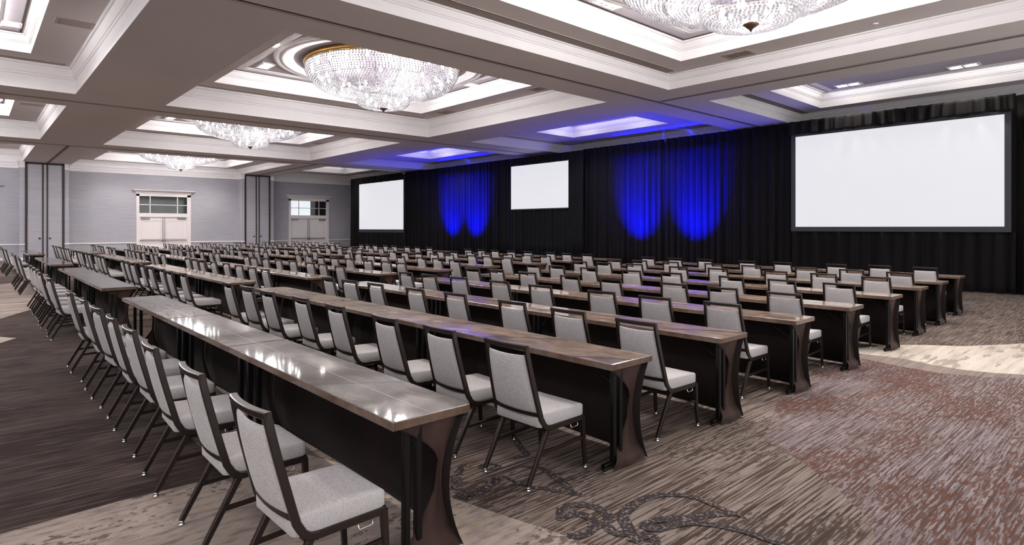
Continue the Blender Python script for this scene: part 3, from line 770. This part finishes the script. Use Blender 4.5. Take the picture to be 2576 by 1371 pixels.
# ------------------------------------------------------------------ classroom tables with stretch skirts
TW = .46; TZ = .75
def make_table(L, top, endcap):
    """local origin at floor under the chair-side right corner; X to the far side, Y along the length. endcap: set of ends with a fabric wing"""
    t = thing('classroom_table', 'x', 'table')
    g = .004
    bm = new_bm(); box(bm, .006, g+.006, TZ-.018, TW-.006, L-g-.006, TZ); o = obj('tabletop', bm, M[top], t, bevel=.003)
    bm = new_bm()      # moulded edge band round the top
    for r in ((0,g,.012,L-g),(TW-.012,g,TW,L-g),(.012,g,TW-.012,g+.012),(.012,L-g-.012,TW-.012,L-g)): box(bm, r[0], r[1], TZ-.045, r[2], r[3], TZ-.001)
    box(bm, .012, g+.012, TZ-.03, TW-.012, L-g-.012, TZ-.019)
    obj('edge_band', bm, M['edge'], t, bevel=.004)
    bm = new_bm(); box(bm, TW*.47, g+.03, TZ+.0002, TW*.47+.003, L-g-.03, TZ+.0012); obj('seam', bm, M['seam'], o)
    for e in (0, 1):
        y = .1 if e == 0 else L-.1
        bm = new_bm()
        for x in (.13, .2): sweep(bm, [(x, y, .04), (x, y, TZ-.04)], .04, .034, (0,1,0), bev=.005)
        sweep(bm, [(.03, y, TZ-.045), (TW-.04, y, TZ-.045)], .03, .025, (0,1,0))
        sweep(bm, [(.02, y, .03), (TW-.03, y, .03)], .035, .03, (0,1,0), bev=.006)
        sg = 1 if e == 0 else -1
        tube(bm, [(.2, y+sg*.015, .52), (.2, y+sg*.3, TZ-.05)], .007, 6)
        l = obj('leg', bm, M['legmetal'], t)
        for x in (.035, TW-.05):
            bm = new_bm(); lathe(bm, [(.012,.022),(.018,.008),(.018,0)], 10, x, y, cap=True); obj('foot_glide', bm, M['legmetal'], l)
    # fabric: a sheet down the far side that pinches in between top and foot
    ya = .03 if 0 in endcap else .001; yb = L-.03 if 1 in endcap else L-.001
    bm = new_bm(); nz, ny = 12, max(6, int(L/.2)); rings = []
    def far_x(z):
        k = z/.7
        return .445-.1*math.sin(PI*min(1,max(0,k)))**.85
    for i in range(nz+1):
        z = .012+(.70-.012)*i/nz; R = []
        for j in range(ny+1):
            u = j/ny; edge = max(0, 1-min(u, 1-u)*L/.3)
            R.append((far_x(z)+.012*math.sin(u*9)*math.sin(PI*i/nz)+.05*(1-edge)*math.sin(PI*i/nz)*.4, ya+(yb-ya)*u, z + (.02*math.sin(u*PI) if i == 0 else 0)))
        rings.append(R)
    loft(bm, rings, cap=False, closed=False)
    sk = obj('fabric_skirt', bm, M['spandex'], t, solid=.004)
    for e in endcap:
        bm = new_bm(); sg = 1 if e == 0 else -1; ye = .05 if e == 0 else L-.05; rings = []
        for i in range(15):
            k = i/14; z = .012+.69*k
            xn = .06+.28*math.sin(PI*k)**1.0 if k > .5 else .30-.22*(1-k/.5)**1.45+.06*k/.5-.02
            if k > .5: xn = .34*math.sin(PI*(1-k))**.9+.04
            xn = min(xn, far_x(z)-.02)
            R = []
            for j in range(7):
                u = j/6; x = xn+(far_x(z)-xn)*u
                R.append((x, ye + sg*(.02+.05*math.sin(PI*k)*(1-u*.4) + .006*math.sin(u*9+k*5)) - (sg*.03 if k < .12 else 0), z))
            rings.append(R)
        loft(bm, rings, cap=False, closed=False)
        obj('fabric_wing', bm, M['wing'], t, solid=.004)
    return t
TAB = {}
def place_table(L, top, ends, loc, label, group):
    key = (round(L,3), top, tuple(ends))
    if key not in TAB:
        t = make_table(L, top, ends); TAB[key] = t; t.location = loc; t['label'] = label; t['group'] = group
    else: copy_tree(TAB[key], loc, 0, label, group)
LENS = [[2.45,1.92,2.45],[2.4,1.85,2.4]]
for b in range(4):
    for r in range(9):
        y = START[r][b]
        Ls = LENS[0] if b == 0 else ([2.3,1.85,2.3] if r else ([2.44,1.83,1.83], [2.44,2.44], [2.44,2.44])[b-1])
        for k, L in enumerate(Ls):
            ends = ([0] if k == 0 else []) + ([1] if k == len(Ls)-1 else [])
            pos = ('right end' if k == 0 else 'left end' if k == len(Ls)-1 else 'middle')
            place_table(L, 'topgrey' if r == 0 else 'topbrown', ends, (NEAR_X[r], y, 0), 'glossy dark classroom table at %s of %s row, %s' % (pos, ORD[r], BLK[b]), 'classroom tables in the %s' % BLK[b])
            y += L
t = thing('notice_board', 'plain white board propped at far end of hall near right door', 'board', (17.07, 36.0, 0))
bm = new_bm(); box(bm, -.19, 0, .36, .19, .02, .74); obj('face', bm, M['white'], t)
bm = new_bm()
for s in (-1, 1): sweep(bm, [(s*.16, .03, .72), (s*.17, .0, 0)], .02, .02, (1,0,0))
sweep(bm, [(0, .03, .70), (0, .3, 0)], .02, .02, (1,0,0)); sweep(bm, [(-.19, .0, .35), (.19, .0, .35)], .04, .02, (0,1,0)); obj('easel', bm, M['legmetal'], t)

# ------------------------------------------------------------------ drapes and screens on the right
XC = 19.3
def drape(name, y0, y1, z0, z1, x, m, label, pitch=.22, amp=.05, flare=1.5, seed=0, gather=False, parent=None, cat='curtain'):
    rnd = random.Random(seed); n = max(8, int((y1-y0)/.022)); nz = 8 if not gather else 6
    ph = [rnd.uniform(0, 6.28) for _ in range(6)]
    rings = []
    for i in range(nz+1):
        k = i/nz; z = z0+(z1-z0)*k; R = []
        for j in range(n+1):
            y = y0+(y1-y0)*j/n
            a = math.sin(2*PI*y/pitch+1.6*math.sin(y*1.3+ph[0])+ph[1]) + .6*math.sin(2*PI*y/(pitch*1.73)+1.2*math.sin(y*.9+ph[2])+ph[3]) + .35*math.sin(2*PI*y/(pitch*.47)+ph[4])
            g = (flare+(1-flare)*min(1, k*1.25))
            R.append((x - amp*a*g*.6, y + .02*(1-k)*math.sin(y*3+ph[5]), z + ((.02*math.sin(y*7+ph[2])) if (i == 0 and gather) else 0)))
        rings.append(R)
    bm = new_bm(); loft(bm, rings, cap=False, closed=False)
    o = obj(name, bm, m, parent, solid=.006)
    if parent is None: tag(o, label, cat)
    return o
V, VB = M['velour'], M['velourblack']
# left screen wall
drape('curtain', 36.62, 37.75, .02, 4.98, XC, V, 'narrow black drape between door wall and leftmost screen', .2, .05, seed=1)
drape('curtain', 29.6, 30.9, .02, 4.98, XC, V, 'black drape along the right side of leftmost screen', .2, .05, seed=2)
drape('curtain_skirt', 30.92, 36.6, .02, 1.40, XC-.02, V, 'pleated black skirt under the leftmost screen', .26, .05, 1.3, seed=3)
drape('curtain_valance', 30.9, 36.7, 4.56, 4.98, XC-.16, V, 'gathered black valance over the leftmost screen', .3, .06, 1.2, seed=4, gather=True)
drape('curtain', 26.0, 29.58, .02, 4.98, XC+.03, V, 'black drape lit blue at its right, next to leftmost screen', .26, .05, seed=5)
drape('curtain', 21.6, 25.96, .02, 4.99, XC+.03, V, 'black drape lit blue at its left, beside middle screen', .26, .05, seed=6)
# boxed surround of the middle screen
drape('curtain', 21.08, 21.92, .55, 4.92, XC-.32, VB, 'dull black drape left of the middle screen', .2, .03, 1.1, seed=7)
drape('curtain', 16.55, 17.33, .55, 4.92, XC-.32, VB, 'dull black drape right of the middle screen', .2, .03, 1.1, seed=8)
drape('curtain_valance', 17.36, 21.05, 4.6, 4.92, XC-.33, VB, 'dull black valance over the middle screen', .25, .03, 1.1, seed=9, gather=True)
drape('curtain_skirt', 17.36, 21.05, .55, 2.52, XC-.31, VB, 'dull black skirt under the middle screen', .25, .035, 1.15, seed=10, gather=True)
# wide blue lit drapes
drape('curtain', 12.86, 16.9, .02, 5.0, XC+.03, V, 'black drape lit blue, left of the gap in widest blue drapes', .28, .055, seed=11)
drape('curtain', 8.12, 12.80, .02, 5.0, XC+.03, V, 'black drape lit blue, running up to the largest screen', .28, .055, seed=12)
# right screen wall
drape('curtain_skirt', 2.65, 8.1, .02, 1.56, XC-.02, V, 'pleated black skirt under the largest screen', .34, .06, 1.35, seed=13)
drape('curtain_valance', 2.62, 8.14, 4.58, 4.98, XC-.2, V, 'gathered black valance over the largest screen', .3, .055, 1.4, seed=14, gather=True)
drape('curtain', -1.5, 2.76, .02, 4.98, XC+.06, V, 'black drape to the right of the largest screen', .34, .06, seed=15)

def screen(name, label, y0, y1, z0, z1, x, border, bottom=None, sag=False):
    t = thing(name, label, 'screen', (x, (y0+y1)/2, z0))
    c = (y0+y1)/2
    fb = bottom if bottom is not None else border
    bm = new_bm()
    box(bm, 0, y0-border-c, -fb, .05, y0-c, z1-z0+border); box(bm, 0, y1-c, -fb, .05, y1+border-c, z1-z0+border)
    box(bm, 0, y0-c, -fb, .05, y1-c, 0); box(bm, 0, y0-c, z1-z0, .05, y1-c, z1-z0+border); box(bm, .03, y0-c, 0, .05, y1-c, z1-z0)
    obj('border', bm, M['screenframe'] if border > .05 or bottom else VB, t)
    bm = new_bm(); n = 24; rings = []
    for i in range(n+1):
        k = i/n; z = (z1-z0)*k
        rings.append([(.018 - (.012*math.sin(u*60+4*math.sin(u*11))*max(0, (k-.75)/.25)**2 if sag else 0), y0-c+(y1-y0)*u, z) for u in [j/48 for j in range(49)]])
    loft(bm, rings, cap=False, closed=False); obj('projection_surface', bm, M['screen'], t)
screen('projection_screen', 'leftmost projection screen, blank white, nearest the door wall', 30.97, 36.5, 1.57, 4.56, XC-.06, .03, .19)
screen('projection_screen', 'middle projection screen, smallest and puckered along the top', 17.36, 21.03, 2.54, 4.55, XC-.36, .02, .05, True)
screen('projection_screen', 'largest projection screen, blank white in a charcoal border', 2.86, 7.99, 1.70, 4.52, XC-.08, .13, .14)

# ------------------------------------------------------------------ lights on the drapes, ambient, view
SPILL = 450
def uplight(y, label, power=17000):
    t = thing('uplight', label, 'stage light', (XC-1.7, y, 0), group='blue floor uplights behind the front row')
    bm = new_bm(); box(bm, -.12, -.14, 0, .12, .14, .03); box(bm, -.02, -.16, .03, .02, -.14, .2); box(bm, -.02, .14, .03, .02, .16, .2); obj('yoke', bm, M['legmetal'], t)
    bm = new_bm(); lathe(bm, [(.06,.08),(.11,.1),(.12,.26),(.1,.27)], 20, cap=False); obj('housing', bm, M['legmetal'], t)
    bm = new_bm(); lathe(bm, [(.105,.255),(.001,.258)], 20); obj('lens', bm, M['bluelens'], t)
    spot('uplight_beam', (XC-1.7, y, .3), (XC-.1, y, 2.35), power, (0,.002,1), math.radians(52), 1.0, .04)
    spot('uplight_spill', (XC-1.7, y, .3), (XC-1.5, y, 2.35), SPILL, (.02,.02,1), math.radians(125), 1, .04)
BLUE = [(26.1,'first blue uplight on floor from the leftmost screen'),(24.1,'second blue uplight on floor from the leftmost screen'),(13.9,'blue uplight on floor left of gap in widest blue drapes'),(11.5,'blue uplight on floor right of gap in widest blue drapes')]
for y, l in BLUE: uplight(y, l)

w = bpy.data.worlds.new('world'); SC.world = w; w.use_nodes = True
w.node_tree.nodes['Background'].inputs[0].default_value = (1,.985,.98,1); w.node_tree.nodes['Background'].inputs[1].default_value = 1.5
SC.view_settings.view_transform = 'Standard'; SC.view_settings.look = 'None'; SC.view_settings.gamma = 1; SC.view_settings.use_curve_mapping = False
SC.view_settings.exposure = .4
SC.cycles.use_denoising = True
SC.cycles.use_adaptive_sampling = True; SC.cycles.adaptive_threshold = .02
SC.cycles.max_bounces = 6; SC.cycles.diffuse_bounces = 4; SC.cycles.sample_clamp_indirect = 6; SC.cycles.caustics_reflective = False; SC.cycles.caustics_refractive = False
